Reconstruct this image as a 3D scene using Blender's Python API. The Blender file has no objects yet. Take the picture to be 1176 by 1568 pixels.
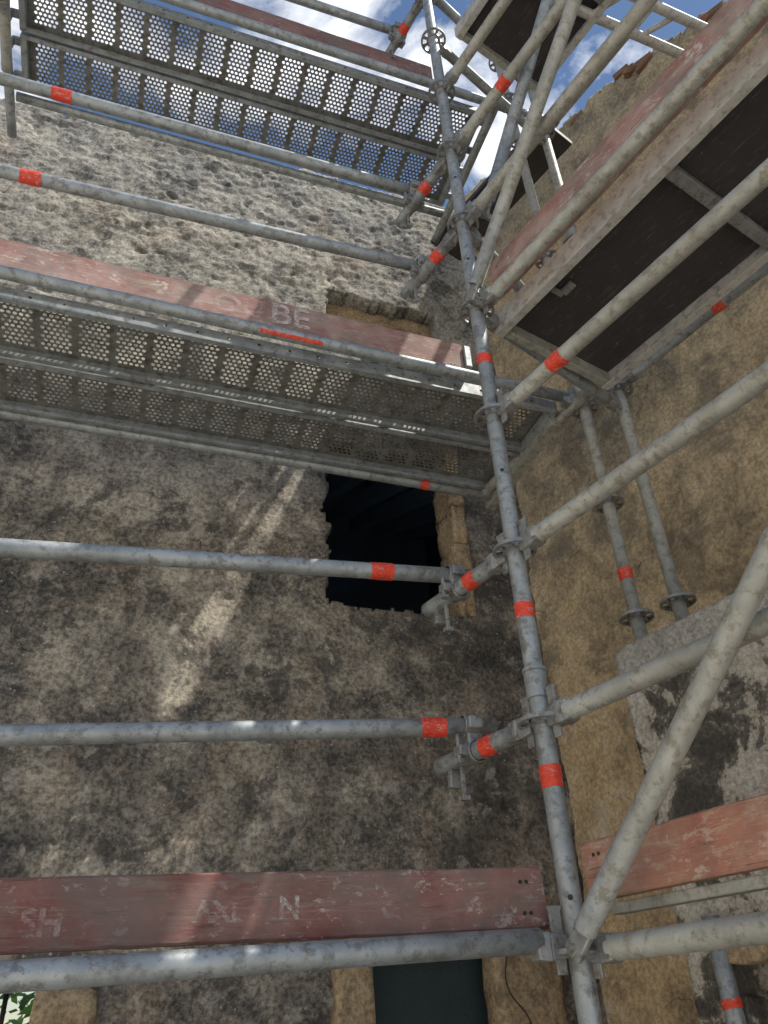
import bpy, bmesh, math, random
from mathutils import Vector, Matrix, noise
random.seed(7)
PH=(math.cos(math.radians(14.5)),math.sin(math.radians(14.5)))
PV=Vector((PH[0],PH[1],0)); BV=Vector((-PH[1],PH[0],0)); ZV=Vector((0,0,1)); XV=Vector((1,0,0)); YV=Vector((0,1,0))
def W(p,b,z): return PV*p+BV*b+ZV*z
sc=bpy.context.scene
R=.02415
# ---------------------------------------------------------------- materials
def mk(name):
    m=bpy.data.materials.new(name); m.use_nodes=True
    nt=m.node_tree; nt.nodes.clear()
    o=nt.nodes.new('ShaderNodeOutputMaterial'); b=nt.nodes.new('ShaderNodeBsdfPrincipled')
    nt.links.new(b.outputs[0],o.inputs[0])
    return m,nt,b
class N:
    def __init__(s,nt): s.nt=nt; s.tc=nt.nodes.new('ShaderNodeTexCoord')
    def map(s,scale=(1,1,1),rot=(0,0,0),loc=(0,0,0)):
        n=s.nt.nodes.new('ShaderNodeMapping'); n.inputs['Scale'].default_value=scale; n.inputs['Rotation'].default_value=rot; n.inputs['Location'].default_value=loc
        s.nt.links.new(s.tc.outputs['Object'],n.inputs[0]); return n.outputs[0]
    def noise(s,vec,scale,detail=6,rough=.6,dist=0):
        n=s.nt.nodes.new('ShaderNodeTexNoise'); n.inputs['Scale'].default_value=scale; n.inputs['Detail'].default_value=detail
        n.inputs['Roughness'].default_value=rough; n.inputs['Distortion'].default_value=dist
        s.nt.links.new(vec,n.inputs['Vector']); return n.outputs['Fac']
    def vor(s,vec,scale,feat='F1'):
        n=s.nt.nodes.new('ShaderNodeTexVoronoi'); n.feature=feat; n.inputs['Scale'].default_value=scale
        s.nt.links.new(vec,n.inputs['Vector']); return n.outputs['Distance'],n.outputs.get('Color')
    def warp(s,vec,scale,amt):
        n=s.nt.nodes.new('ShaderNodeTexNoise'); n.inputs['Scale'].default_value=scale; n.inputs['Detail'].default_value=4
        s.nt.links.new(vec,n.inputs['Vector'])
        v=s.nt.nodes.new('ShaderNodeVectorMath'); v.operation='MULTIPLY_ADD'; s.nt.links.new(n.outputs['Color'],v.inputs[0]); v.inputs[1].default_value=(amt,)*3; s.nt.links.new(vec,v.inputs[2])
        return v.outputs[0]
    def ramp(s,fac,stops):
        n=s.nt.nodes.new('ShaderNodeValToRGB'); e=n.color_ramp.elements
        while len(e)<len(stops): e.new(.5)
        for i,(p,c) in enumerate(stops):
            e[i].position=p; e[i].color=(c,c,c,1) if not hasattr(c,'__len__') else (*c,1)
        s.nt.links.new(fac,n.inputs[0]); return n.outputs[0]
    def mix(s,fac,a,b,mode='MIX'):
        n=s.nt.nodes.new('ShaderNodeMix'); n.data_type='RGBA'; n.blend_type=mode
        for v,i in ((fac,0),(a,6),(b,7)):
            if hasattr(v,'links'): s.nt.links.new(v,n.inputs[i])
            elif i==0: n.inputs[0].default_value=v
            else: n.inputs[i].default_value=(*v,1)
        return n.outputs[2]
    def math(s,op,a,b=0.0):
        n=s.nt.nodes.new('ShaderNodeMath'); n.operation=op
        for v,i in ((a,0),(b,1)):
            if hasattr(v,'links'): s.nt.links.new(v,n.inputs[i])
            else: n.inputs[i].default_value=v
        return n.outputs[0]
    def sep(s,vec):
        n=s.nt.nodes.new('ShaderNodeSeparateXYZ'); s.nt.links.new(vec,n.inputs[0]); return n.outputs
    def maprange(s,v,a,b,c=0,d=1):
        n=s.nt.nodes.new('ShaderNodeMapRange'); s.nt.links.new(v,n.inputs[0])
        for i,x in enumerate((a,b,c,d)): n.inputs[i+1].default_value=x
        return n.outputs[0]
    def crack(s,vec,scale,width):
        d,_=s.vor(s.warp(vec,3.5,.35),scale,'DISTANCE_TO_EDGE')
        m=s.ramp(s.noise(vec,1.7,3),[(.54,0.),(.64,1.)])
        return s.math('MULTIPLY',s.maprange(d,0,width,1,0),m)
    def bump(s,h,strength,dist,bsdf,prev=None):
        n=s.nt.nodes.new('ShaderNodeBump'); n.inputs['Strength'].default_value=strength; n.inputs['Distance'].default_value=dist
        s.nt.links.new(h,n.inputs['Height'])
        if prev: s.nt.links.new(prev,n.inputs['Normal'])
        s.nt.links.new(n.outputs[0],bsdf.inputs['Normal']); return n.outputs[0]
def metal_mat(name,c0,c1,dirt,metal=.45,rough=.48,speck=.4):
    m,nt,b=mk(name); n=N(nt); v=n.map()
    col=n.mix(n.ramp(n.noise(v,11,6,.68),[(.35,0.),(.65,1.)]),c0,c1)
    col=n.mix(n.ramp(n.noise(n.map(loc=(3,1,7)),32,6,.72),[(.50,0.),(.62,1.)]),col,dirt)
    sp=n.ramp(n.noise(n.map(loc=(9,4,2)),110,2,.6),[(.65,0.),(.70,1.)])
    col=n.mix(n.math('MULTIPLY',sp,speck),col,(.60,.58,.54))
    rs=n.ramp(n.noise(n.map(loc=(2,8,5)),9,6,.75),[(.62,0.),(.71,1.)])
    col=n.mix(n.math('MULTIPLY',rs,.5),col,(.20,.125,.08))
    nt.links.new(col,b.inputs['Base Color'])
    b.inputs['Metallic'].default_value=metal
    nt.links.new(n.maprange(n.noise(v,25,4),.3,.7,rough-.1,rough+.2),b.inputs['Roughness'])
    n.bump(n.noise(v,160,3),.2,.002,b)
    return m
GALV=metal_mat('galvanised_steel',(.30,.33,.345),(.46,.49,.505),(.235,.235,.225))
GALV2=metal_mat('galvanised_steel_dirty',(.38,.38,.345),(.52,.52,.475),(.30,.28,.225),.33,.52)
DECKM=metal_mat('deck_steel',(.20,.20,.185),(.31,.31,.29),(.14,.13,.11),.4,.55,.2)
ALU=metal_mat('aluminium_weathered',(.52,.51,.49),(.66,.65,.63),(.38,.36,.33),.2,.5)
CAST=metal_mat('cast_steel_fitting',(.27,.28,.28),(.41,.42,.42),(.20,.18,.155),.5,.42)
def tape_mat():
    m,nt,b=mk('red_tape'); n=N(nt); v=n.map()
    col=n.mix(n.ramp(n.noise(v,30,5,.7),[(.35,0.),(.7,1.)]),(.92,.075,.03),(.62,.05,.03))
    col=n.mix(n.ramp(n.noise(n.map(scale=(1,1,3)),60,5,.8),[(.56,0.),(.61,1.)]),col,(.52,.42,.38))
    nt.links.new(col,b.inputs['Base Color']); b.inputs['Roughness'].default_value=.5
    n.bump(n.noise(v,90,4),.4,.003,b); return m
TAPE=tape_mat()
def wood_mat(name,base,base2,paint2,scuff,amt,off,dirtamt=.5,bare=(.30,.22,.16)):
    m,nt,b=mk(name); n=N(nt)
    g=n.map(scale=(1.2,22,22),loc=(off,0,0)); v=n.map(loc=(off,2,0))
    col=n.mix(n.noise(g,3,7,.75,.6),base,base2)
    col=n.mix(n.ramp(n.noise(v,5,8,.65),[(.42,0.),(.60,1.)]),col,paint2)
    # bare grey-brown wood where the paint has gone
    br=n.ramp(n.noise(n.map(scale=(2.5,9,9),loc=(off*6,3,3)),2.6,9,.72,.5),[(.54,0.),(.60,1.)])
    col=n.mix(n.math('MULTIPLY',br,.75),col,bare)
    sc0=n.ramp(n.noise(n.map(scale=(2.5,40,40),loc=(off*3,1,3)),3,7,.75),[(amt-.03,0.),(amt+.12,1.)])
    col=n.mix(n.math('MULTIPLY',sc0,.35),col,scuff)
    sc1=n.ramp(n.noise(n.map(scale=(9,16,16),loc=(off*2,0,3)),2.2,9,.8,.4),[(amt+.03,0.),(amt+.06,1.)])
    col=n.mix(n.math('MULTIPLY',sc1,.5),col,scuff)
    sc2=n.ramp(n.noise(n.map(scale=(1,1.6,1.6),loc=(off*5,7,3)),26,6,.75,.2),[(.57,0.),(.61,1.)])
    sm=n.ramp(n.noise(n.map(loc=(off*4,2,6)),4,4,.6),[(.46,0.),(.58,1.)])
    col=n.mix(n.math('MULTIPLY',n.math('MULTIPLY',sc2,sm),.8),col,scuff)
    dk=n.ramp(n.noise(n.map(scale=(2,34,34),loc=(off,5,3)),4,6,.7),[(.33,1.),(.40,0.)])
    col=n.mix(n.math('MULTIPLY',dk,.65),col,(.06,.035,.03))
    dirt=n.ramp(n.noise(n.map(loc=(off,9,1)),6,8,.7),[(.44,0.),(.62,1.)])
    col=n.mix(n.math('MULTIPLY',dirt,dirtamt),col,(.17,.14,.125))
    nt.links.new(col,b.inputs['Base Color']); b.inputs['Roughness'].default_value=.8
    n.bump(n.math('ADD',n.noise(g,6,7,.7),n.math('MULTIPLY',dk,-.5)),.45,.003,b); return m
RED1=wood_mat('red_painted_wood',(.38,.19,.16),(.29,.135,.115),(.45,.30,.265),(.68,.62,.58),.56,1,.5,(.42,.33,.27))
RED2=wood_mat('red_painted_wood_dark',(.255,.095,.08),(.18,.07,.06),(.31,.165,.14),(.58,.49,.46),.57,4,.7,(.27,.18,.14))
RAWW=wood_mat('worn_orange_wood',(.60,.36,.26),(.44,.24,.15),(.46,.18,.13),(.70,.58,.48),.54,8,.35,(.55,.42,.30))
def ply_mat():
    m,nt,b=mk('dark_phenolic_plywood'); n=N(nt); v=n.map()
    col=n.mix(n.noise(v,5,7,.6),(.030,.028,.030),(.07,.065,.066))
    s=n.ramp(n.noise(n.map(scale=(1,6,1)),12,7,.8),[(.56,0.),(.62,1.)])
    col=n.mix(n.math('MULTIPLY',s,.4),col,(.22,.21,.20))
    s2=n.ramp(n.noise(n.map(loc=(6,6,1)),30,4,.8),[(.68,0.),(.72,1.)])
    col=n.mix(n.math('MULTIPLY',s2,.6),col,(.35,.33,.31))
    nt.links.new(col,b.inputs['Base Color']); b.inputs['Roughness'].default_value=.5
    n.bump(n.noise(v,60,4),.2,.003,b); return m
PLY=ply_mat()
def wallA_mat():
    m,nt,b=mk('aged_roughcast_render'); n=N(nt); v=n.map(); z=n.sep(v)
    big=n.noise(v,1.5,4,.55,.3); med=n.noise(v,4.5,10,.68,.15); fine=n.noise(n.map(loc=(4,4,4)),52,6,.74)
    t=n.math('ADD',n.math('MULTIPLY',med,.78),n.math('MULTIPLY',big,.42))
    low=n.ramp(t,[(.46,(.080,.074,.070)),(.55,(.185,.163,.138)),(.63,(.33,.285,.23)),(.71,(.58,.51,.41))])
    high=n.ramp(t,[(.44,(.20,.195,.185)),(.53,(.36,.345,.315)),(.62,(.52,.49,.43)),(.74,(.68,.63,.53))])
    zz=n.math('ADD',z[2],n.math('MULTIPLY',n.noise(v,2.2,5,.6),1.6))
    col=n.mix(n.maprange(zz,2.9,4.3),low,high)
    oc=n.ramp(n.noise(n.map(loc=(7,1,2)),2.6,8,.66,.4),[(.54,0.),(.66,1.)])
    col=n.mix(n.math('MULTIPLY',oc,.36),col,(.40,.28,.17))
    col=n.mix(n.maprange(fine,.40,.58,.0,1.),n.mix(.52,col,(.0,.0,.0)),n.mix(.14,col,(.60,.57,.51)))
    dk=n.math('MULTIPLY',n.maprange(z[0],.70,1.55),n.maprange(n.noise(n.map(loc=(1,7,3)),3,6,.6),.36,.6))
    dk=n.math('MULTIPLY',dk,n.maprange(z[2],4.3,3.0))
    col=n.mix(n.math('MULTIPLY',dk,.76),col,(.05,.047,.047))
    lich=n.ramp(n.noise(n.map(loc=(3,3,8)),6.5,10,.74,.2),[(.52,0.),(.59,1.)])
    col=n.mix(n.math('MULTIPLY',lich,.70),col,(.060,.059,.059))
    pale=n.ramp(n.noise(n.map(loc=(8,1,8)),10,8,.72,.2),[(.57,0.),(.64,1.)])
    col=n.mix(n.math('MULTIPLY',pale,.45),col,(.56,.52,.46))
    d,c=n.vor(v,62); cs=n.sep(c)
    g=n.math('MULTIPLY',n.maprange(d,.34,.22),n.math('GREATER_THAN',cs[0],.94))
    col=n.mix(n.math('MULTIPLY',g,.5),col,(.60,.58,.53))
    cr=n.crack(v,.9,.0035)
    col=n.mix(n.math('MULTIPLY',cr,.6),col,(.02,.02,.02))
    nt.links.new(col,b.inputs['Base Color']); b.inputs['Roughness'].default_value=.95; b.inputs['Specular IOR Level'].default_value=.12
    h=n.math('ADD',fine,n.math('MULTIPLY',n.math('SUBTRACT',1.0,d),.25)); h=n.math('SUBTRACT',h,cr)
    p=n.bump(n.noise(v,26,6,.7),.38,.010,b); n.bump(h,.55,.006,b,p); return m
def wallB_mat():
    m,nt,b=mk('ochre_lime_render'); n=N(nt); v=n.map(); z=n.sep(v)
    big=n.noise(v,1.3,4,.55,.4); med=n.noise(v,5,10,.68,.3); fine=n.noise(v,58,6,.72)
    t=n.math('ADD',n.math('MULTIPLY',med,.75),n.math('MULTIPLY',big,.45))
    up=n.ramp(t,[(.46,(.28,.24,.18)),(.55,(.48,.40,.275)),(.63,(.66,.53,.345)),(.73,(.76,.61,.40))])
    lo=n.ramp(t,[(.46,(.40,.29,.18)),(.55,(.64,.47,.28)),(.64,(.74,.55,.33)),(.74,(.77,.64,.47))])
    zz=n.math('ADD',z[2],n.math('MULTIPLY',n.noise(v,2.2,5,.6),1.2))
    col=n.mix(n.maprange(zz,1.4,2.9),lo,up)
    col=n.mix(n.maprange(fine,.40,.58,0,1.),n.mix(.38,col,(.02,.015,.01)),n.mix(.12,col,(.74,.65,.50)))
    dk=n.ramp(n.noise(n.map(loc=(5,2,9)),3.2,10,.75,.3),[(.50,0.),(.60,1.)])
    col=n.mix(n.math('MULTIPLY',dk,.62),col,(.17,.15,.125))
    pl=n.ramp(n.noise(n.map(loc=(1,2,4)),3.1,7,.6),[(.60,0.),(.615,1.)])
    pl=n.math('MULTIPLY',pl,n.maprange(z[2],.9,.5))
    col=n.mix(n.math('MULTIPLY',pl,.7),col,(.68,.60,.52))
    cr=n.crack(v,1.2,.004); col=n.mix(n.math('MULTIPLY',cr,.6),col,(.05,.04,.03))
    nt.links.new(col,b.inputs['Base Color']); b.inputs['Roughness'].default_value=.95; b.inputs['Specular IOR Level'].default_value=.12
    p=n.bump(n.noise(v,20,6,.65),.45,.014,b); n.bump(n.math('SUBTRACT',fine,cr),.5,.006,b,p); return m
def block_mat():
    m,nt,b=mk('patchy_grey_roughcast'); n=N(nt); v=n.map(); z=n.sep(v)
    med=n.noise(v,5.5,10,.70,.4); fine=n.noise(v,75,5,.75)
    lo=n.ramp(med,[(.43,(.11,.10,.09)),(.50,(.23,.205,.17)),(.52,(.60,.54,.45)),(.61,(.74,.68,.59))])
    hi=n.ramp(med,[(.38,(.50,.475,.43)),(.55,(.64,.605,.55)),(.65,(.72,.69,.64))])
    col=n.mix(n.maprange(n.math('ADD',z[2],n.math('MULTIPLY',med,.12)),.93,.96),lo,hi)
    col=n.mix(n.maprange(fine,.40,.58,0,1.),n.mix(.42,col,(0.,0.,0.)),col)
    nt.links.new(col,b.inputs['Base Color']); b.inputs['Roughness'].default_value=.95
    n.bump(n.math('ADD',fine,med),.7,.010,b); return m
def stone_mat(name,a,c):
    m,nt,b=mk(name); n=N(nt); v=n.map()
    col=n.mix(n.ramp(n.noise(v,7,8,.65,.3),[(.35,0.),(.65,1.)]),a,c)
    f=n.noise(v,60,5,.7)
    col=n.mix(n.maprange(f,.35,.6,.65,0),col,(.08,.055,.03))
    dk=n.ramp(n.noise(n.map(loc=(5,2,9)),9,8,.7,.3),[(.50,0.),(.60,1.)]); col=n.mix(n.math('MULTIPLY',dk,.55),col,(.11,.085,.06))
    nt.links.new(col,b.inputs['Base Color']); b.inputs['Roughness'].default_value=.9
    n.bump(n.math('ADD',f,n.noise(v,20,5)),.6,.01,b); return m
WA=wallA_mat(); WB=wallB_mat(); BLK=block_mat()
STONE=stone_mat('tan_sandstone',(.62,.47,.29),(.46,.33,.20))
BRICK=stone_mat('brick_red',(.40,.17,.10),(.34,.23,.15))
def flat(name,c,r=.8,noise_amt=.4,sc_=6):
    m,nt,b=mk(name); n=N(nt); v=n.map()
    col=n.mix(n.noise(v,sc_,6,.6),tuple(x*(1-noise_amt) for x in c),tuple(min(1,x*(1+noise_amt)) for x in c))
    nt.links.new(col,b.inputs['Base Color']); b.inputs['Roughness'].default_value=r; n.bump(n.noise(v,sc_*8,4),.3,.01,b); return m
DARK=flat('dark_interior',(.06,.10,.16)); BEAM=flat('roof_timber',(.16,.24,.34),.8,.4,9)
GROUND=flat('pale_gravel_ground',(.52,.49,.43),.95,.15,3); IRON=flat('dark_iron',(.03,.03,.03),.5)
PLASTER=flat('pale_plaster',(.74,.69,.60),.9,.08,2); GLASS=flat('window_glass',(.05,.06,.07),.1)
BARK=flat('bark',(.10,.07,.045),.9)
def leafm():
    m,nt,b=mk('leaf'); n=N(nt); v=n.map()
    col=n.mix(n.noise(v,5,4),(.08,.22,.03),(.24,.46,.07)); nt.links.new(col,b.inputs['Base Color'])
    b.inputs['Roughness'].default_value=.5
    return m
LEAF=leafm()
def paint_mat(name,hi,lo_):
    m,nt,b=mk(name); n=N(nt); o=[x for x in nt.nodes if x.type=='OUTPUT_MATERIAL'][0]
    b.inputs['Base Color'].default_value=(.72,.66,.64,1); b.inputs['Roughness'].default_value=.8
    t=nt.nodes.new('ShaderNodeBsdfTransparent'); mx=nt.nodes.new('ShaderNodeMixShader')
    f=n.ramp(n.noise(n.map(),24,7,.8),[(.44,lo_),(.56,hi)])
    nt.links.new(f,mx.inputs[0]); nt.links.new(t.outputs[0],mx.inputs[1]); nt.links.new(b.outputs[0],mx.inputs[2]); nt.links.new(mx.outputs[0],o.inputs[0])
    return m
PAINT=paint_mat('worn_white_stencil_paint',.85,.25); PAINT2=paint_mat('faded_stencil_paint',.30,.0); PAINT3=paint_mat('scuffed_stencil_paint',.65,.05)
# ---------------------------------------------------------------- helpers
def empty(name,loc=(0,0,0)):
    e=bpy.data.objects.new(name,None); e.location=loc; sc.collection.objects.link(e); return e
def obj(name,verts,faces,mat,parent=None,smooth=False,mw=None):
    me=bpy.data.meshes.new(name); me.from_pydata(verts,[],faces); me.update()
    me.materials.append(mat)
    if smooth: me.polygons.foreach_set('use_smooth',[True]*len(me.polygons))
    o=bpy.data.objects.new(name,me); sc.collection.objects.link(o)
    if mw is not None: o.matrix_world=mw
    if parent: o.parent=parent
    return o
def frame(d):
    d=d.normalized(); u=ZV if abs(d.z)<.9 else XV
    a=d.cross(u).normalized(); return a,a.cross(d).normalized()*-1
def tube_geo(p0,p1,r,seg=24,bend=0.0):
    a,c=frame(p1-p0); vs=[];fs=[]; n=9
    for k in range(n):
        t=k/(n-1); pc=p0.lerp(p1,t)+c*(bend*math.sin(math.pi*t))
        for i in range(seg):
            w=2*math.pi*i/seg; vs.append(pc+(a*math.cos(w)+c*math.sin(w))*r)
    for k in range(n-1):
        for i in range(seg):
            j=(i+1)%seg; fs.append((k*seg+i,k*seg+j,(k+1)*seg+j,(k+1)*seg+i))
    ri=r*.86
    for (pc,k,dr) in ((p0,0,p1-p0),(p1,n-1,p0-p1)):
        s=len(vs); dn=dr.normalized()*.06
        for i in range(seg):
            w=2*math.pi*i/seg; vs.append(pc+(a*math.cos(w)+c*math.sin(w))*ri)
        for i in range(seg):
            w=2*math.pi*i/seg; vs.append(pc+dn+(a*math.cos(w)+c*math.sin(w))*ri)
        for i in range(seg):
            j=(i+1)%seg; fs.append((k*seg+i,k*seg+j,s+j,s+i)); fs.append((s+i,s+j,s+seg+j,s+seg+i))
        fs.append(tuple(s+seg+i for i in range(seg)))
    return vs,fs
def tube(name,p0,p1,mat=None,parent=None,r=R,bend=None,tapes=()):
    p0=Vector(p0);p1=Vector(p1)
    if bend is None: bend=random.uniform(-.003,.003) if (p1-p0).length>1.5 and not tapes else 0
    vs,fs=tube_geo(p0,p1,r,bend=bend)
    o=obj(name,vs,fs,mat or GALV,parent)
    me=o.data
    for p in me.polygons: p.use_smooth=len(p.vertices)==4
    d=(p1-p0).normalized()
    for (t,w) in tapes:
        c=p0+d*t; collar('red_tape_band',c,d,r+.0012,w,TAPE,parent)
    return o
def collar(name,c,d,r,w,mat,parent,seg=24,arc=None):
    d=d.normalized(); a,e=frame(d); vs=[];fs=[]
    if mat is TAPE:
        sk=random.uniform(-.004,.004)
        prof=[(-w/2,r*.96),(-w/2,r),(-w*.1,r),(-w*.08,r+.0008),(w/2,r+.0008),(w/2,r*.96)]
    else: sk=0; prof=[(-w/2,r*.9),(-w/2+.002,r),(w/2-.002,r),(w/2,r*.9)]
    for (t,rr) in prof:
        for i in range(seg):
            q=2*math.pi*i/seg if arc is None else arc[0]+(arc[1]-arc[0])*i/(seg-1)
            tt=t+(sk*math.cos(q)+random.uniform(-.0012,.0012) if mat is TAPE else 0)
            vs.append(c+d*tt+(a*math.cos(q)+e*math.sin(q))*rr)
    for k in range(len(prof)-1):
        for i in range(seg if arc is None else seg-1):
            j=(i+1)%seg; fs.append((k*seg+i,k*seg+j,(k+1)*seg+j,(k+1)*seg+i))
    return obj(name,vs,fs,mat,parent)
def obox(bm,c,ax,sz,taper=1.0,bev=.0):
    vs=[]
    for sx in (-1,1):
        k=taper if sx>0 else 1
        for sy in (-1,1):
            for s_ in (-1,1):
                vs.append(bm.verts.new(c+ax[0]*sx*sz[0]/2+ax[1]*sy*sz[1]/2*k+ax[2]*s_*sz[2]/2*k))
    F=[(0,1,3,2),(4,6,7,5),(0,4,5,1),(2,3,7,6),(0,2,6,4),(1,5,7,3)]
    fs=[bm.faces.new([vs[i] for i in f]) for f in F]
    if bev>0:
        es=list({e for f in fs for e in f.edges})
        bmesh.ops.bevel(bm,geom=es,offset=bev,segments=2,affect='EDGES',profile=.5)
def bmobj(name,bm,mat,parent=None,mw=None):
    bmesh.ops.recalc_face_normals(bm,faces=bm.faces)
    me=bpy.data.meshes.new(name); bm.to_mesh(me); bm.free(); me.materials.append(mat)
    o=bpy.data.objects.new(name,me); sc.collection.objects.link(o)
    if mw is not None: o.matrix_world=mw
    if parent: o.parent=parent
    return o
def box(name,c,ax,sz,mat,parent=None,bev=.003,taper=1.0):
    mw=Matrix((ax[0],ax[1],ax[2])).transposed().to_4x4(); mw.translation=c
    bm=bmesh.new(); obox(bm,Vector((0,0,0)),(XV,YV,ZV),sz,taper,bev)
    return bmobj(name,bm,mat,parent,mw)
def board(name,p0,p1,h,t,mat,parent=None):
    d=(p1-p0); L=d.length; x=d.normalized(); y=ZV.cross(x).normalized(); z=x.cross(y)
    mw=Matrix((x,y,z)).transposed().to_4x4(); mw.translation=p0
    n=90; bm=bmesh.new(); rings=[]; ch=.004
    for i in range(n+1):
        u=L*i/n; o1=noise.noise(Vector((u*3,h*9,p0.x*7)))*.003
        o2=noise.noise(Vector((u*4,5,p0.z*3)))*.003+min(0,noise.noise(Vector((u*26,5,p0.z*3)))+.25)*.009
        o3=noise.noise(Vector((u*5,8,p0.z*3)))*.002+max(0,noise.noise(Vector((u*22,9,p0.z*3)))-.25)*.008
        cc=.008 if i in (0,n) else ch
        prof=[(-t/2+cc,0),(t/2-cc,0),(t/2,cc),(t/2,h-cc),(t/2-cc,h),(-t/2+cc,h),(-t/2,h-cc),(-t/2,cc)]
        rings.append([bm.verts.new((u,a+o1,b+(o2 if b>h/2 else o3))) for a,b in prof])
    for i in range(n):
        for k in range(8):
            j=(k+1)%8; bm.faces.new((rings[i][k],rings[i+1][k],rings[i+1][j],rings[i][j]))
    bm.faces.new(rings[0]); bm.faces.new(rings[-1])
    o=bmobj(name,bm,mat,parent,mw)
    bm=bmesh.new()
    for u in (.035,.05,L-.04,L-.055):
        for v in (h*.25,h*.75):
            bmesh.ops.create_cone(bm,segments=10,radius1=.0045,radius2=.004,depth=.002,cap_ends=True,matrix=Matrix.Translation((u,-t/2-.001,v))@Matrix.Rotation(math.pi/2,4,'X'))
    q=bmobj('nail_heads',bm,IRON); q.matrix_world=mw; q.parent=o; q.matrix_parent_inverse=mw.inverted()
    return o
# ---------------------------------------------------------------- scaffold fittings
def rosette_geo(bm,c,r_out=.0615):
    seg=48; rad=[.0242,.034,.052,r_out]; th=.005
    rows={}
    for s_,zz in ((0,-th),(1,th)):
        for k,rr in enumerate(rad):
            rows[(s_,k)]=[bm.verts.new(c+Vector((math.cos(2*math.pi*i/seg)*rr,math.sin(2*math.pi*i/seg)*rr,zz))) for i in range(seg)]
    solid=lambda i:(i%6) in (0,5)
    for i in range(seg):
        j=(i+1)%seg
        for k in range(3):
            if k==1 and not solid(i): continue
            for s_ in (0,1):
                bm.faces.new((rows[(s_,k)][i],rows[(s_,k)][j],rows[(s_,k+1)][j],rows[(s_,k+1)][i]))
        bm.faces.new((rows[(0,3)][i],rows[(0,3)][j],rows[(1,3)][j],rows[(1,3)][i]))
        if not solid(i):
            for k in (1,2): bm.faces.new((rows[(0,k)][i],rows[(0,k)][j],rows[(1,k)][j],rows[(1,k)][i]))
def standard(name,x,y,z0,z1,levels,parent,mat=None,tapes=(),joints=(),holes=()):
    tube(name,(x,y,z0),(x,y,z1),mat or GALV,parent,tapes=[(z-z0,w) for z,w in tapes],bend=0)
    bm=bmesh.new()
    for z in levels: rosette_geo(bm,Vector((x,y,z)))
    bmobj('rosettes',bm,CAST,parent)
    for z in levels: collar('rosette_weld',Vector((x,y,z)),ZV,.0268,.022,CAST,parent)
    for z in joints:
        collar('spigot_joint',Vector((x,y,z)),ZV,.0285,.07,mat or GALV,parent)
        collar('spigot_lip',Vector((x,y,z+.04)),ZV,.031,.012,mat or GALV,parent)
    d=Vector((-x,-y,0)).normalized()
    for z in holes:
        bm=bmesh.new()
        bmesh.ops.create_cone(bm,segments=14,radius1=.006,radius2=.006,depth=.0012,cap_ends=True,matrix=Matrix.Translation(Vector((x,y,z))+d*.0243)@d.to_track_quat('Z','Y').to_matrix().to_4x4())
        bmobj('pin_hole',bm,IRON,parent)
def head(c,d,parent):
    d=Vector((d.x,d.y,0)).normalized(); s=ZV.cross(d)
    bm=bmesh.new()
    obox(bm,c+d*.052,(d*-1,s,ZV),(.044,.040,.052),.8,.004)
    obox(bm,c+d*.088,(d,s,ZV),(.034,.046,.056),.9,.006)
    obox(bm,c+d*.046+ZV*.012,(ZV,s,d),(.125,.007,.022),1.25,.0015)
    obox(bm,c+d*.046+ZV*.072,(ZV,s,d),(.010,.011,.032),1.0,.002)
    return bmobj('ledger_head',bm,CAST,parent)
def ledger(name,c,d,L,parent,mat=None,tapes=(),dz=0.0,heads=(True,True)):
    c=Vector(c); d=Vector(d).normalized(); e=c+d*L+ZV*dz
    tube(name,c+(e-c).normalized()*.09,e-(e-c).normalized()*.09,mat,parent,tapes=tapes)
    if heads[0]: head(c,d,parent)
    if heads[1]: head(e,d*-1,parent)
def coupler(c1,d1,c2,d2,parent):
    d1=d1.normalized(); d2=d2.normalized()
    collar('coupler_jaw',c1,d1,.030,.046,CAST,parent); collar('coupler_jaw',c2,d2,.030,.046,CAST,parent)
    m=(c1+c2)/2; n_=(c2-c1).normalized() if (c2-c1).length>1e-4 else ZV
    bm=bmesh.new()
    obox(bm,m,(n_,d1,d2),(.03,.044,.044),1,.004)
    for c,d,o in ((c1,d1,d2),(c2,d2,d1)):
        k=d.cross(n_).normalized()
        obox(bm,c+k*.040,(k,d,n_),(.024,.036,.030),.85,.003)
        obox(bm,c-k*.036,(k,d,n_),(.018,.040,.034),1,.004)
        vs,fs=tube_geo(c+k*.045-n_*.045,c+k*.045+n_*.03,.006,seg=10)
        bv=[bm.verts.new(v) for v in vs]
        for f_ in fs: bm.faces.new([bv[i] for i in f_])
        obox(bm,c+k*.045+n_*.028,(n_,d,k),(.012,.02,.02),1,.002)
    obox(bm,c2-ZV*.060+d2*.05,(ZV,d1,d2),(.085,.010,.010),1,.002)
    obox(bm,c2-ZV*.045+d2*.085,(ZV,d1,d2),(.055,.034,.016),.8,.003)
    obox(bm,c2-ZV*.105+d2*.05,(ZV,d1,d2),(.014,.022,.022),1,.002)
    return bmobj('coupler_body',bm,CAST,parent)

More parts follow.
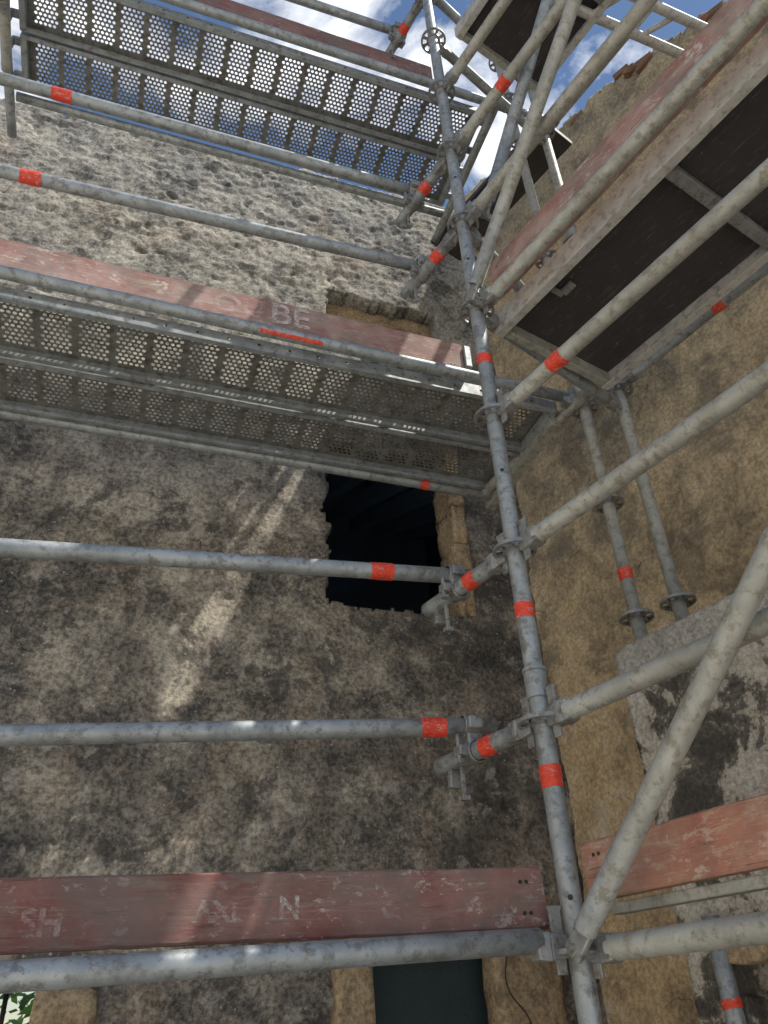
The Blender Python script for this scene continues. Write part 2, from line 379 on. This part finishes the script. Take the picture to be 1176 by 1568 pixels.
scaf=empty('scaffolding')
S=W(1.343,1.32,0); SX,SY=S.x,S.y
LV=[.12+.488*k for k in range(-3,14)]
standard('standard_main',SX,SY,-1.6,6.6,[z for z in LV],scaf,GALV,tapes=[(.475,.05),(.905,.042),(1.83,.04)],joints=[.70,3.12],holes=[.22,.74,1.36,2.33,2.84])
T1=W(2.12,1.55,0); T2=W(2.19,1.42,0)
standard('standard_back',T1.x,T1.y,.99,6.6,[1.17+.488*k for k in range(0,11) if k not in (3,5)],scaf,GALV2,tapes=[(1.34,.045)])
standard('standard_wall_side',T2.x,T2.y,.99,6.6,[1.19,2.17,3.15,4.12,4.9],scaf,GALV2,tapes=[(3.35,.05)])
standard('standard_bay_end',SX-2.57,SY,-1.6,6.6,LV,scaf)
standard('standard_bay_end_back',-1.06,2.03,1.9,6.6,[2.17,4.2,4.7],scaf)
E=W(1.343,-1.25,0); standard('standard_side_bay_end',E.x,E.y,-1.6,6.6,LV,scaf)
E2=W(2.19,-1.25,0); standard('standard_side_bay_end_back',E2.x,E2.y,.99,6.6,[1.19,2.17,3.15,4.12],scaf)
for k in (0,1,2,3,4,5,6,7,9):
    tp={3:[(.20,.055)],6:[(.25,.05)]}.get(k,[])
    ledger('guard_rail_side',(SX,SY,LV[3+k]),-BV,2.57,scaf,GALV2,tapes=tp)
ledger('guard_rail_wall_side',(T2.x,T2.y,2.20),-BV,2.67,scaf,GALV,tapes=[(.42,.045)])
ledger('guard_rail_wall_side',(T2.x,T2.y,4.12),-BV,2.67,scaf,GALV2)
ledger('guard_rail_wall_side',(T2.x,T2.y,4.62),-BV,2.67,scaf,GALV2,tapes=[(.3,.05)])
for z in (2.072,4.024,4.6):
    v=Vector((T2.x-SX,T2.y-SY,0)); ledger('transom',(SX,SY,z),v,v.length,scaf,GALV)
v=Vector((T1.x-SX,T1.y-SY,0)); ledger('transom_deck_end',(SX,SY,2.56),v,v.length,scaf,GALV)
tube('deck_bearer',(T1.x-.03,T1.y-.12,2.155),(1.50,2.80,2.155),GALV2,scaf)
box('deck_bearer_flange',Vector((1.57,2.45,2.13)),(YV,XV,ZV),(.66,.05,.05),GALV2,scaf)
def diag(name,p,b0,z0,b1,z1,mat):
    a=W(p,b0,z0); c=W(p,b1,z1); d=(c-a).normalized()
    tube(name,a+d*.03,c,mat,scaf)
    bm=bmesh.new(); n_=PV; obox(bm,a+d*.02,(d,d.cross(n_),n_),(.10,.048,.014),.95,.005)
    obox(bm,a-d*.02+PV*.02,(n_,d,d.cross(n_)),(.06,.022,.022),1,.004)
    bmobj('brace_end_plate',bm,CAST,scaf)
diag('diagonal_brace',1.275,1.25,.13,-.85,2.02,GALV2)
diag('diagonal_brace',1.285,1.27,2.08,-.35,3.90,GALV2)
diag('diagonal_brace',1.40,1.24,2.60,-.3,4.75,GALV)
stubs=[(.608,.42,(.20,.05)),(1.096,.42,(.19,.045)),(2.56,.40,(.16,.05)),(3.048,.40,(.18,.05)),(4.54,.42,(.2,.05))]
for z,L,(t,w) in stubs:
    c=Vector((SX,SY,z)); head(c,BV,scaf)
    tube('stub_bracket',c+BV*.09,c+BV*L,GALV,scaf,tapes=[(t-.09,w)])
def xrail(name,y,x0,z0,x1,z1,xa,xb,**k):
    s=(z1-z0)/(x1-x0); f=lambda x:z0+(x-x0)*s
    return tube(name,(xa,y,f(xa)),(xb,y,f(xb)),k.pop('mat',GALV),scaf,**k)
xrail('guard_rail',1.88,-.254,.584,.953,.684,-1.7,.975,tapes=[(1.7+.80,.07)])
xrail('guard_rail',1.88,-.358,1.06,1.013,1.158,-1.7,.99,tapes=[(1.7+.67,.07)])
xrail('guard_rail',1.88,-.68,2.56,.95,2.61,-1.7,.96,tapes=[(1.7-.585,.07)])
xrail('guard_rail',1.88,-.81,3.12,.96,3.14,-1.7,.96,tapes=[(1.7-.58,.075)])
xrail('guard_rail',1.88,-.5,4.62,.96,4.64,-1.7,.96)
for z,zr in ((.608,.680),(1.096,1.152),(2.56,2.61),(3.048,3.14),(4.54,4.64)):
    cx=SX+BV.x*.275; coupler(Vector((cx,1.88,zr)),XV,Vector((cx,1.88,z)),BV,scaf)
tube('ledger_bottom',(-1.55,1.614,.045),(SX-.09,1.614,.142),GALV,scaf,bend=0); head(Vector((SX,SY,.13)),Vector((-1,0,0)),scaf)
tube('ledger_deck',(-1.0,2.03,2.225),(T1.x-.08,2.03,2.19),GALV,scaf,tapes=[(2.21,.045)]); head(Vector((T1.x,T1.y,2.17)),Vector((-1,0,0)),scaf)
dd=Vector((1,0,-.0137)); a_,e_=frame(dd); tgt=Vector((0,-.55,-.83)); ang=math.atan2(tgt.dot(e_),tgt.dot(a_))
collar('red_paint_streak',Vector((.40,2.03,2.225-.0137*1.40)),dd,.0249,.24,TAPE,scaf,arc=(ang-.42,ang+.22))
tube('ledger_deck_wall_side',(-1.6,2.72,2.165),(1.62,2.72,2.145),GALV,scaf,tapes=[(2.80,.04)])
tube('ledger_upper_deck',(-1.6,1.895,4.225),(1.75,1.895,4.21),GALV,scaf)
tube('ledger_upper_deck_wall_side',(-1.0,2.58,4.16),(1.43,2.58,4.15),GALV,scaf)
tube('stub_bracket',(-.99,2.0,4.0),(-1.0,2.36,4.0),GALV2,scaf); collar('coupler_jaw',Vector((-1.0,2.05,4.0)),YV,.032,.05,CAST,scaf)
tube('upper_bearer',(1.436,1.80,4.12),(1.436,2.75,4.12),GALV,scaf)
tube('bearer_left_end',(-1.03,1.8,4.14),(-1.03,2.8,4.14),GALV,scaf)
tube('short_standard_side',W(2.0,1.465,-1.6),W(2.0,1.465,.22),GALV,scaf,tapes=[(1.62,.02)])
a0=Vector((1.25,1.26,4.02)); a1=Vector((2.40,1.31,4.02))
for o in (0,-.14):
    tube('lattice_beam_chord',a0+Vector((0,o,0)),a1+Vector((0,o,0)),ALU,scaf)
for t in (.1,.35,.6,.85):
    q=a0.lerp(a1,t); q2=a0.lerp(a1,t+.1); tube('lattice_strut',q,q2+Vector((0,-.14,0)),ALU,scaf,r=.014)
# ---------------------------------------------------------------- perforated decks
def perf(vs,fs,L,Wd,pitch,r,ncol,gap,mx,my,fn):
    def q(a,b,c,d):
        s=len(vs); vs.extend([fn(*a),fn(*b),fn(*c),fn(*d)]); fs.append((s,s+1,s+2,s+3))
    nrow=int((Wd-2*my)/pitch); y0=(Wd-nrow*pitch)/2
    bw=(ncol+.5)*pitch; nb=int((L-2*mx+gap)/(bw+gap)); x0=(L-(nb*(bw+gap)-gap))/2
    q((0,0),(L,0),(L,y0),(0,y0)); q((0,Wd-y0),(L,Wd-y0),(L,Wd),(0,Wd))
    seg=16
    xe=[0.0]
    for b_ in range(nb):
        xs=x0+b_*(bw+gap); q((xe[-1],y0),(xs,y0),(xs,Wd-y0),(xe[-1],Wd-y0)); xe.append(xs+bw)
        for j in range(nrow):
            ya=y0+j*pitch; yb=ya+pitch; off=(j%2)*pitch/2
            if off: q((xs,ya),(xs+off,ya),(xs+off,yb),(xs,yb))
            else: q((xs+bw-pitch/2,ya),(xs+bw,ya),(xs+bw,yb),(xs+bw-pitch/2,yb))
            for i in range(ncol):
                cx=xs+off+(i+.5)*pitch; cy=(ya+yb)/2; s=len(vs)
                for k in range(seg):
                    w=2*math.pi*k/seg; c_,s_=math.cos(w),math.sin(w); m_=pitch/2/max(abs(c_),abs(s_))
                    vs.append(fn(cx+c_*m_,cy+s_*m_)); vs.append(fn(cx+c_*r,cy+s_*r))
                for k in range(seg):
                    a=s+2*k; b2=s+2*((k+1)%seg); fs.append((a,b2,b2+1,a+1))
    q((xe[-1],y0),(L,y0),(L,Wd-y0),(xe[-1],Wd-y0))
def metal_deck(name,x0,x1,ys,z):
    e=empty(name,((x0+x1)/2,ys[0][0],z)); inv=Matrix.Translation(-e.location)
    L=x1-x0
    for (ya,yb) in ys:
        vs=[];fs=[]
        perf(vs,fs,L,yb-ya,.0212,.0074,5,.017,.05,.018,lambda u,v:Vector((x0+u,ya+v,z)))
        o=obj('perforated_plank',vs,fs,DECKM); o.parent=e; o.matrix_parent_inverse=inv
        for yy,sg in ((ya,1),(yb,-1)):
            vs=[];fs=[]
            perf(vs,fs,L,.055,.030,.0065,1,.07,.06,.012,lambda u,v:Vector((x0+u,yy,z-v)))
            s=len(vs); vs+= [Vector((x0,yy,z-.055)),Vector((x1,yy,z-.055)),Vector((x1,yy+sg*.02,z-.057)),Vector((x0,yy+sg*.02,z-.057))]; fs.append((s,s+1,s+2,s+3))
            s=len(vs); vs+= [Vector((x0,yy+sg*.02,z-.057)),Vector((x1,yy+sg*.02,z-.057)),Vector((x1,yy+sg*.021,z-.042)),Vector((x0,yy+sg*.021,z-.042))]; fs.append((s,s+1,s+2,s+3))
            o=obj('side_rim',vs,fs,GALV); o.parent=e; o.matrix_parent_inverse=inv
        for xx in (x0+.01,x1-.01):
            bm=bmesh.new()
            obox(bm,Vector((xx,(ya+yb)/2,z-.032)),(XV,YV,ZV),(.03,yb-ya-.006,.052),1,.004)
            for t in (.2,.8):
                yy=ya+(yb-ya)*t; sg=1 if xx>0.2 else -1
                obox(bm,Vector((xx+sg*.03,yy,z-.02)),(XV,YV,ZV),(.06,.04,.018),1,.004)
                obox(bm,Vector((xx+sg*.055,yy,z-.045)),(XV,YV,ZV),(.012,.04,.05),1,.003)
            o=bmobj('end_claw',bm,GALV); o.parent=e; o.matrix_parent_inverse=inv
    return e
metal_deck('metal_scaffold_deck',-.97,1.56,[(2.075,2.37),(2.385,2.685)],2.20)
metal_deck('metal_scaffold_deck',-.96,1.395,[(1.935,2.225),(2.24,2.53)],4.20)
# ---------------------------------------------------------------- plywood decks
def ply_deck(name,p0,p1,b0,b1,z,bars):
    e=empty(name,W((p0+p1)/2,(b0+b1)/2,z)); inv=Matrix.Translation(-e.location)
    def add(o): o.parent=e; o.matrix_parent_inverse=inv
    L=b0-b1; mid=(b0+b1)/2
    add(box('plywood_panel',W((p0+p1)/2,mid,z+.006),(BV*-1,PV,ZV*1),(L-.02,p1-p0-.02,.012),PLY,bev=.001))
    for pp in (p0,p1):
        sg=1 if pp==p0 else -1
        add(box('aluminium_side_rail',W(pp,mid,z-.022),(BV*-1,PV,ZV),(L,.010,.085),ALU,bev=.002))
        add(box('aluminium_rail_foot',W(pp+sg*.014,mid,z-.062),(BV*-1,PV,ZV),(L,.030,.006),ALU,bev=.001))
    for bb in bars:
        add(box('cross_bar',W((p0+p1)/2,bb,z-.022),(PV,BV,ZV),(p1-p0-.014,.04,.032),CAST,bev=.004))
    for bb in (b0-.015,b1+.015):
        add(box('end_profile',W((p0+p1)/2,bb,z-.02),(PV,BV,ZV),(p1-p0-.012,.03,.07),GALV2,bev=.004))
    return e
ply_deck('added_shade_deck',1.44,2.00,1.34,-1.2,2.09,[.60,-.1,-.8])
ply_deck('added_shade_deck',1.42,1.95,1.24,-1.2,4.06,[.75,.2,-.5])
# added deck out of view, blocking sun left of the wall streak
td=empty('added_shade_deck',(.6,1.6,6.2)); ti=Matrix.Translation(-td.location)
for (ya,yb) in ((1.20,1.595),(1.605,2.0)):
    for o in (box('plywood_panel',Vector((.62,(ya+yb)/2,6.206)),(XV,YV,ZV),(3.24,yb-ya,.012),PLY,bev=.001),
              box('aluminium_side_rail',Vector((.62,ya+.006,6.165)),(XV,YV,ZV),(3.24,.010,.07),ALU,bev=.002),
              box('aluminium_side_rail',Vector((.62,yb-.006,6.165)),(XV,YV,ZV),(3.24,.010,.07),ALU,bev=.002)):
        o.parent=td; o.matrix_parent_inverse=ti
hw=bpy.data.objects['added_shade_deck']
bm=bmesh.new(); c=W(1.55,1.08,2.075)
obox(bm,c,(BV,PV,ZV),(.05,.03,.012),1,.002); obox(bm,c+BV*.03-PV*.02,(PV,BV,ZV),(.05,.02,.01),1,.002)
o=bmobj('hatch_latch',bm,CAST); o.parent=hw; o.matrix_parent_inverse=Matrix.Translation(-hw.location)
board('added_shade_plank',Vector((1.89,1.95,4.245)),Vector((1.583,2.90,4.245)),.035,.255,PLY)  # added plank; its edge cuts the right side of the sun streak
# ---------------------------------------------------------------- toe boards
board('wooden_toe_board',Vector((-1.5,1.665,.10)),Vector((.93,1.665,.168)),.122,.03,RED2)
board('wooden_toe_board',Vector((-.98,2.065,2.245)),Vector((1.13,2.065,2.225)),.175,.028,RED1)
board('wooden_toe_board',Vector((-.96,1.95,4.36)),Vector((1.12,1.95,4.345)),.15,.03,RED2)
board('wooden_toe_board',W(1.385,1.25,2.09),W(1.385,-1.2,2.09),.17,.03,RED1)
board('wooden_toe_board',W(1.385,1.29,.212),W(1.385,-1.2,.212),.115,.035,RAWW)
box('aluminium_deck_edge',W(1.40,.0,.193),(BV*-1,PV,ZV),(2.5,.03,.022),GALV2,scaf,bev=.003)
box('toe_board_end_fitting',Vector((1.15,2.06,2.32)),(XV,YV,ZV),(.03,.045,.12),GALV,scaf,bev=.004)
def stencil(txt,loc,size,mat=None):
    cu=bpy.data.curves.new('stencil','FONT'); cu.body=txt; cu.size=size; cu.extrude=0; cu.offset=.002
    o=bpy.data.objects.new('tmp',cu); sc.collection.objects.link(o)
    dg=bpy.context.evaluated_depsgraph_get(); me=bpy.data.meshes.new_from_object(o.evaluated_get(dg))
    bpy.data.objects.remove(o)
    me.materials.clear(); me.materials.append(mat or PAINT)
    o=bpy.data.objects.new('stencil_lettering',me); sc.collection.objects.link(o)
    o.matrix_world=Matrix.Translation(loc)@Matrix.Rotation(math.radians(90),4,'X')
    o.parent=scaf
stencil('BE',Vector((.315,2.0460,2.283)),.155); stencil('OU',Vector((.10,2.0460,2.29)),.13,PAINT2)
stencil('N',Vector((.34,1.6455,.19)),.055,PAINT3); stencil('AXL',Vector((.18,1.6455,.185)),.05,PAINT2); stencil('SH',Vector((-.12,1.6455,.165)),.06,PAINT2)
# ---------------------------------------------------------------- building
bld=empty('stone_building')
def wall(name,origin,u,nrm,u0,u1,z0,ztop,holes,res,disp,mat,thick=.45):
    nu=int((u1-u0)/res); zt=max(ztop(u0+(u1-u0)*i/50) for i in range(51))+.05; nz=int((zt-z0)/res)
    keep=[[False]*nz for _ in range(nu)]
    for i in range(nu):
        uu=u0+(i+.5)*res; top=ztop(uu)
        for j in range(nz):
            z=z0+(j+.5)*res
            if z>top: continue
            ok=True
            for h in holes:
                jg=h[4]
                if uu>h[0]-.1 and uu<h[1]+.1 and z>h[2]-.1 and z<h[3]+.1:
                    a=noise.noise(Vector((uu*12,z*12,3.3)))*jg*1.6+noise.noise(Vector((uu*45,z*45,1.3)))*jg*.9
                    if h[0]+a<uu<h[1]+a*.3 and h[2]+a*.6<z<h[3]+a: ok=False;break
            keep[i][j]=ok
    idx={};vs=[];fs=[]
    def vid(i,j):
        k=(i,j)
        if k not in idx:
            uu=u0+i*res; z=z0+j*res
            ju=noise.noise(Vector((uu*60,z*60,9)))*res*.35; jz=noise.noise(Vector((uu*60,z*60,19)))*res*.35
            if i in(0,nu): ju=0
            idx[k]=len(vs); vs.append(origin+u*(uu+ju)+ZV*(z+jz)+nrm*disp(uu,z))
        return idx[k]
    for i in range(nu):
        for j in range(nz):
            if keep[i][j]: fs.append((vid(i,j),vid(i+1,j),vid(i+1,j+1),vid(i,j+1)))
    K=lambda i,j:0<=i<nu and 0<=j<nz and keep[i][j]
    back={}
    def bid(k,t):
        kk=(k,t)
        if kk not in back:
            v=vs[k]; back[kk]=len(vs); q=v-nrm*t
            q=q+Vector((noise.noise(v*11+Vector((t*9,0,0))),noise.noise(v*11+Vector((0,t*9,5))),noise.noise(v*11+Vector((3,t*7,0)))))*.014
            vs.append(q)
        return back[kk]
    ts=[0,.05,.12,thick*.7,thick]
    for i in range(nu):
        for j in range(nz):
            if not keep[i][j]: continue
            for (di,dj,a,b_) in ((-1,0,(i,j+1),(i,j)),(1,0,(i+1,j),(i+1,j+1)),(0,-1,(i,j),(i+1,j)),(0,1,(i+1,j+1),(i,j+1))):
                if K(i+di,j+dj): continue
                if j==0 and dj==-1: continue
                va,vb=vid(*a),vid(*b_); pa,pb=va,vb
                for t in ts[1:]:
                    na,nb=bid(va,t),bid(vb,t); fs.append((pb,pa,na,nb)); pa,pb=na,nb
    return obj(name,vs,fs,mat,bld,smooth=True)
nz3=lambda x,y,z:noise.noise(Vector((x,y,z)))
WY=3.08; WP=2.63
def dispA(u,z):
    k=min(1,max(.30,(z-2.1)/1.9))
    d=nz3(u*1.7,1,z*1.7)*.012*k+nz3(u*6,2,z*7.5)*.009*k
    m=nz3(u*17,5,z*21); d+=max(m,-.2)*.012*k
    d+=nz3(u*40,7,z*44)*.008*k+nz3(u*88,3,z*88)*.0028
    q=nz3(u*9,31,z*12); d-=max(0,q-.48)*.08
    return d
def topA(u): return 4.96+.055*u+nz3(u*2.2,0,4)*.05+nz3(u*14,0,9)*.02
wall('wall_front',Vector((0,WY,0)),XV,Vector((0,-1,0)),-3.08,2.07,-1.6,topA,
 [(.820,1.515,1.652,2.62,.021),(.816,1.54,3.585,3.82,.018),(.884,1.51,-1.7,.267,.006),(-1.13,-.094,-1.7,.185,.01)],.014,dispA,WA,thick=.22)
def dispB(u,z):
    d=nz3(u*1.5,11,z*1.5)*.028+nz3(u*5,12,z*7)*.013
    d+=nz3(u*17,15,z*17)*.008+nz3(u*44,17,z*44)*.005
    q=nz3(u*8,33,z*10); d-=max(0,q-.5)*.07
    return d
def topB(b):
    pts=[(2.6,5.22),(2.24,5.12),(1.9,4.90),(1.53,4.68),(1.11,4.60),(.70,4.38),(.45,4.22),(-.5,3.6),(-2,2.8)]
    pts=[(x*1.027,y*1.027) for x,y in pts]
    z=pts[-1][1]
    for (a,za),(c,zc) in zip(pts,pts[1:]):
        if c<=b<=a: z=zc+(za-zc)*(b-c)/(a-c)
    if b>2.67: z=pts[0][1]
    return z+nz3(b*9,3,3)*.05+nz3(b*25,7,3)*.03
wall('wall_side',PV*WP,BV*-1,PV*-1,-2.62,2.2,-1.6,lambda u:topB(-u),[],.0155,dispB,WB,thick=.55)
bm=bmesh.new()
for i in range(60):
    b_=2.3-i*.05; z=topB(b_)+random.uniform(-.06,-.015)
    if random.random()<.22:
        c=W(WP+.02+random.uniform(0.0,.06),b_,z); rz=random.uniform(-.3,.3)
        ax=(Matrix.Rotation(rz,3,'Z')@BV,Matrix.Rotation(rz,3,'Z')@PV,(ZV+BV*random.uniform(-.2,.2)).normalized())
        obox(bm,c,ax,(random.uniform(.06,.14),.11,.045),1,.008)
bmobj('crumbling_bricks',bm,BRICK,bld)
def dispC(u,z): 
    d=nz3(u*3,21,z*3)*.012+nz3(u*22,22,z*22)*.008+nz3(u*60,22,z*60)*.005
    if z>.90+nz3(u*4,2,2)*.02: d+=.012
    return d
wall('projecting_masonry',PV*2.03,BV*-1,PV*-1,-1.60,2.0,-1.6,lambda u:1.035+nz3(u*6,2,1)*.008,[(-1.45,-.6,-1.7,.12,.006)],.013,dispC,BLK,thick=.60)
def dressed(name,c,ax,sz,mat=STONE):
    bm=bmesh.new(); bmesh.ops.create_cube(bm,size=1)
    bmesh.ops.subdivide_edges(bm,edges=bm.edges,cuts=7,use_grid_fill=True)
    for v in bm.verts:
        q=v.co.copy(); e=sorted([abs(abs(q[i])-.5) for i in range(3)])
        w=Vector((q.x*sz[0],q.y*sz[1],q.z*sz[2])); wp=c+ax[0]*w.x+ax[1]*w.y+ax[2]*w.z
        k=.008 if e[1]<.02 else 0
        dn=Vector((noise.noise(wp*9),noise.noise(wp*9+Vector((5,5,5))),noise.noise(wp*9+Vector((9,1,4)))))*.012
        dn+=Vector((noise.noise(wp*31),noise.noise(wp*31+Vector((5,5,5))),noise.noise(wp*31+Vector((9,1,4)))))*.008
        wn=w.normalized()*(-k)+dn
        v.co=wp+ax[0]*wn.x+ax[1]*wn.y+ax[2]*wn.z
    o=bmobj(name,bm,mat,bld)
    o.data.polygons.foreach_set('use_smooth',[True]*len(o.data.polygons)); return o
A3=(XV,YV,ZV)
zz=1.67
for h,w in ((.22,.05),(.19,.065),(.24,.045),(.2,.06),(.2,.05)):
    dressed('window_jamb_stone',Vector((1.54,WY+.095,zz+h/2)),A3,(w+.03,.22,h-.002)); zz+=h
dressed('lintel_in_niche',Vector((1.18,WY+.16,3.71)),A3,(1.02,.12,.42))
for (x0,x1,z0,z1) in ((.837,.975,-.36,.262),(.837,.975,-.9,-.37),(1.448,1.725,-.28,.257),(1.448,1.70,-.8,-.29),(.82,1.725,.269,.43)):
    dressed('door_surround_stone',Vector(((x0+x1)/2,WY,(z0+z1)/2)),A3,(x1-x0,.12,z1-z0))
dressed('opening_jamb_stone',Vector((-.046,WY+.02,-.1)),A3,(.185,.16,.51)); dressed('opening_jamb_stone',Vector((-.046,WY+.02,-.7)),A3,(.185,.16,.66))
dressed('side_window_stone',W(2.04,1.05,.155),(BV,PV,ZV),(.9,.08,.09))
def inv_box(name,x0,x1,y0,y1,z0,z1,mat):
    vs=[Vector((x,y,z)) for x in (x0,x1) for y in (y0,y1) for z in (z0,z1)]
    fs=[(0,1,3,2),(4,6,7,5),(2,3,7,6),(0,2,6,4),(1,5,7,3)]
    return obj(name,vs,fs,mat,bld)
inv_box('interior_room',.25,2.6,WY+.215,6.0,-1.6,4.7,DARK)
for k in range(8):
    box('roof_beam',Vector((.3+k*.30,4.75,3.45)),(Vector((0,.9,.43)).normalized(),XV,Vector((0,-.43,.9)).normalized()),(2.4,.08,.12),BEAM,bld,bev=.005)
box('door_leaf',Vector((1.21,WY+.18,-.68)),(XV,YV,ZV),(.62,.05,1.88),flat('green_grey_door',(.03,.05,.055),.6),bld,bev=.004)
for k in range(9):
    tube('window_bar',(-1.0+k*.11,WY+.12,-1.6),(-1.0+k*.11,WY+.12,.2),IRON,bld,r=.008)
cu=bpy.data.curves.new('hanging_cable','CURVE'); cu.dimensions='3D'; cu.bevel_depth=.003
sp=cu.splines.new('BEZIER'); pts=[(1.49,2.98,.25),(1.465,2.97,.12),(1.54,2.965,.0),(1.51,2.97,-.3)]
sp.bezier_points.add(3)
for q,c in zip(sp.bezier_points,pts): q.co=c; q.handle_left_type=q.handle_right_type='AUTO'
o=bpy.data.objects.new('hanging_cable',cu); sc.collection.objects.link(o); cu.materials.append(IRON); o.parent=bld
# ---------------------------------------------------------------- added unseen house, bouncing sunlight onto the side wall
hs=empty('added_bounce_house',(-5,-2,-1.6)); inv=Matrix.Translation(-hs.location)
def hadd(o): o.parent=hs; o.matrix_parent_inverse=inv
hadd(box('bounce_house_wall',Vector((-6.5,-3,1.9)),A3,(3,12,7.0),PLASTER,bev=.02))
for yy in (-6,-3.5,-1,1.5):
    for zc in (0.1,2.9):
        hadd(box('window_pane',Vector((-5.02,yy,zc)),A3,(.06,.9,1.3),GLASS,bev=.004))
        for dy in (-.5,0,.5): hadd(box('window_frame',Vector((-4.98,yy+dy,zc)),A3,(.06,.06,1.4),PLASTER,bev=.004))
vs=[Vector(c) for c in ((-4.8,-9.3,5.35),(-4.8,3.3,5.35),(-8.3,3.3,5.35),(-8.3,-9.3,5.35),(-6.5,-9.3,6.6),(-6.5,3.3,6.6))]
hadd(obj('bounce_house_roof',vs,[(0,1,5,4),(2,3,4,5),(0,4,3),(1,2,5),(0,3,2,1)],BRICK))
# ---------------------------------------------------------------- tree outside the left opening
tr=empty('tree',(-1.2,6.5,-1.6)); inv2=Matrix.Translation(-tr.location)
vs=[];fs=[]
for i in range(9000):
    c=Vector((-1.2,6.5,.5))+Vector((random.gauss(0,1.1),random.gauss(0,.6),random.gauss(0,.9)))
    if noise.noise(c*1.8)<-.2: continue
    a=Vector((random.uniform(-1,1),random.uniform(-1,1),random.uniform(-1,1))).normalized(); b_=a.orthogonal().normalized(); s_=random.uniform(.04,.07); k=len(vs)
    vs+=[c-a*s_,c+b_*s_*.5,c+a*s_,c-b_*s_*.5]; fs.append((k,k+1,k+2,k+3))
o=obj('foliage',vs,fs,LEAF); o.parent=tr; o.matrix_parent_inverse=inv2
o=tube('trunk',(-1.2,6.5,-1.6),(-1.15,6.5,.6),BARK,r=.07); o.parent=tr; o.matrix_parent_inverse=inv2
for k in range(5):
    w=k*1.3; o=tube('limb',(-1.17,6.5,-.4+k*.2),(-1.17+math.cos(w)*.8,6.5+math.sin(w)*.5,.5+k*.2),BARK,r=.025); o.parent=tr; o.matrix_parent_inverse=inv2
obj('ground',[Vector((-150,-150,-1.6)),Vector((150,-150,-1.6)),Vector((150,150,-1.6)),Vector((-150,150,-1.6))],[(0,1,2,3)],GROUND)
# ---------------------------------------------------------------- light
sdir=Vector((.42,-.279,.90)).normalized()
sun=bpy.data.lights.new('sun','SUN'); sun.energy=5; sun.angle=math.radians(.45); sun.color=(1,.95,.86)
so=bpy.data.objects.new('sun',sun); sc.collection.objects.link(so); so.rotation_euler=sdir.to_track_quat('Z','Y').to_euler()
wd=bpy.data.worlds.new('World'); sc.world=wd; wd.use_nodes=True; nt=wd.node_tree; nt.nodes.clear()
out=nt.nodes.new('ShaderNodeOutputWorld'); bg=nt.nodes.new('ShaderNodeBackground'); sky=nt.nodes.new('ShaderNodeTexSky'); sky.sky_type='NISHITA'; sky.sun_disc=False
sky.sun_elevation=math.asin(sdir.z); sky.sun_rotation=math.atan2(sdir.x,sdir.y)
sky.air_density=1.2; sky.dust_density=.2; sky.ozone_density=4.0
n=N(nt); mp=nt.nodes.new('ShaderNodeMapping'); nt.links.new(n.tc.outputs['Generated'],mp.inputs[0]); mp.inputs['Scale'].default_value=(1,1,1.6)
cl=n.ramp(n.noise(mp.outputs[0],3.4,9,.6,.3),[(.53,0.),(.68,1.)])
col=n.mix(cl,sky.outputs[0],(14.,14.1,14.2))
nt.links.new(col,bg.inputs[0]); bg.inputs[1].default_value=.11; nt.links.new(bg.outputs[0],out.inputs[0])
# ---------------------------------------------------------------- camera (tilted up 34 degrees, slight roll)
cam=bpy.data.cameras.new('camera'); co=bpy.data.objects.new('camera',cam); sc.collection.objects.link(co)
f=1178.0
Zc=Vector((-88,1744,-f)).normalized(); Fv=Vector((0,0,-1)); Fh=(Fv-Fv.dot(Zc)*Zc).normalized(); Rh=Fh.cross(Zc); a=math.radians(70)
Xr=math.cos(a)*Fh+math.sin(a)*Rh; Yr=math.sin(a)*Fh-math.cos(a)*Rh
co.matrix_world=Matrix((Xr,Yr,Zc)).to_4x4()
cam.sensor_fit='VERTICAL'; cam.sensor_height=36; cam.lens=36*f/1568; cam.clip_start=.02; cam.clip_end=1000
sc.camera=co
sc.view_settings.view_transform='Standard'; sc.view_settings.look='None'; sc.view_settings.exposure=0
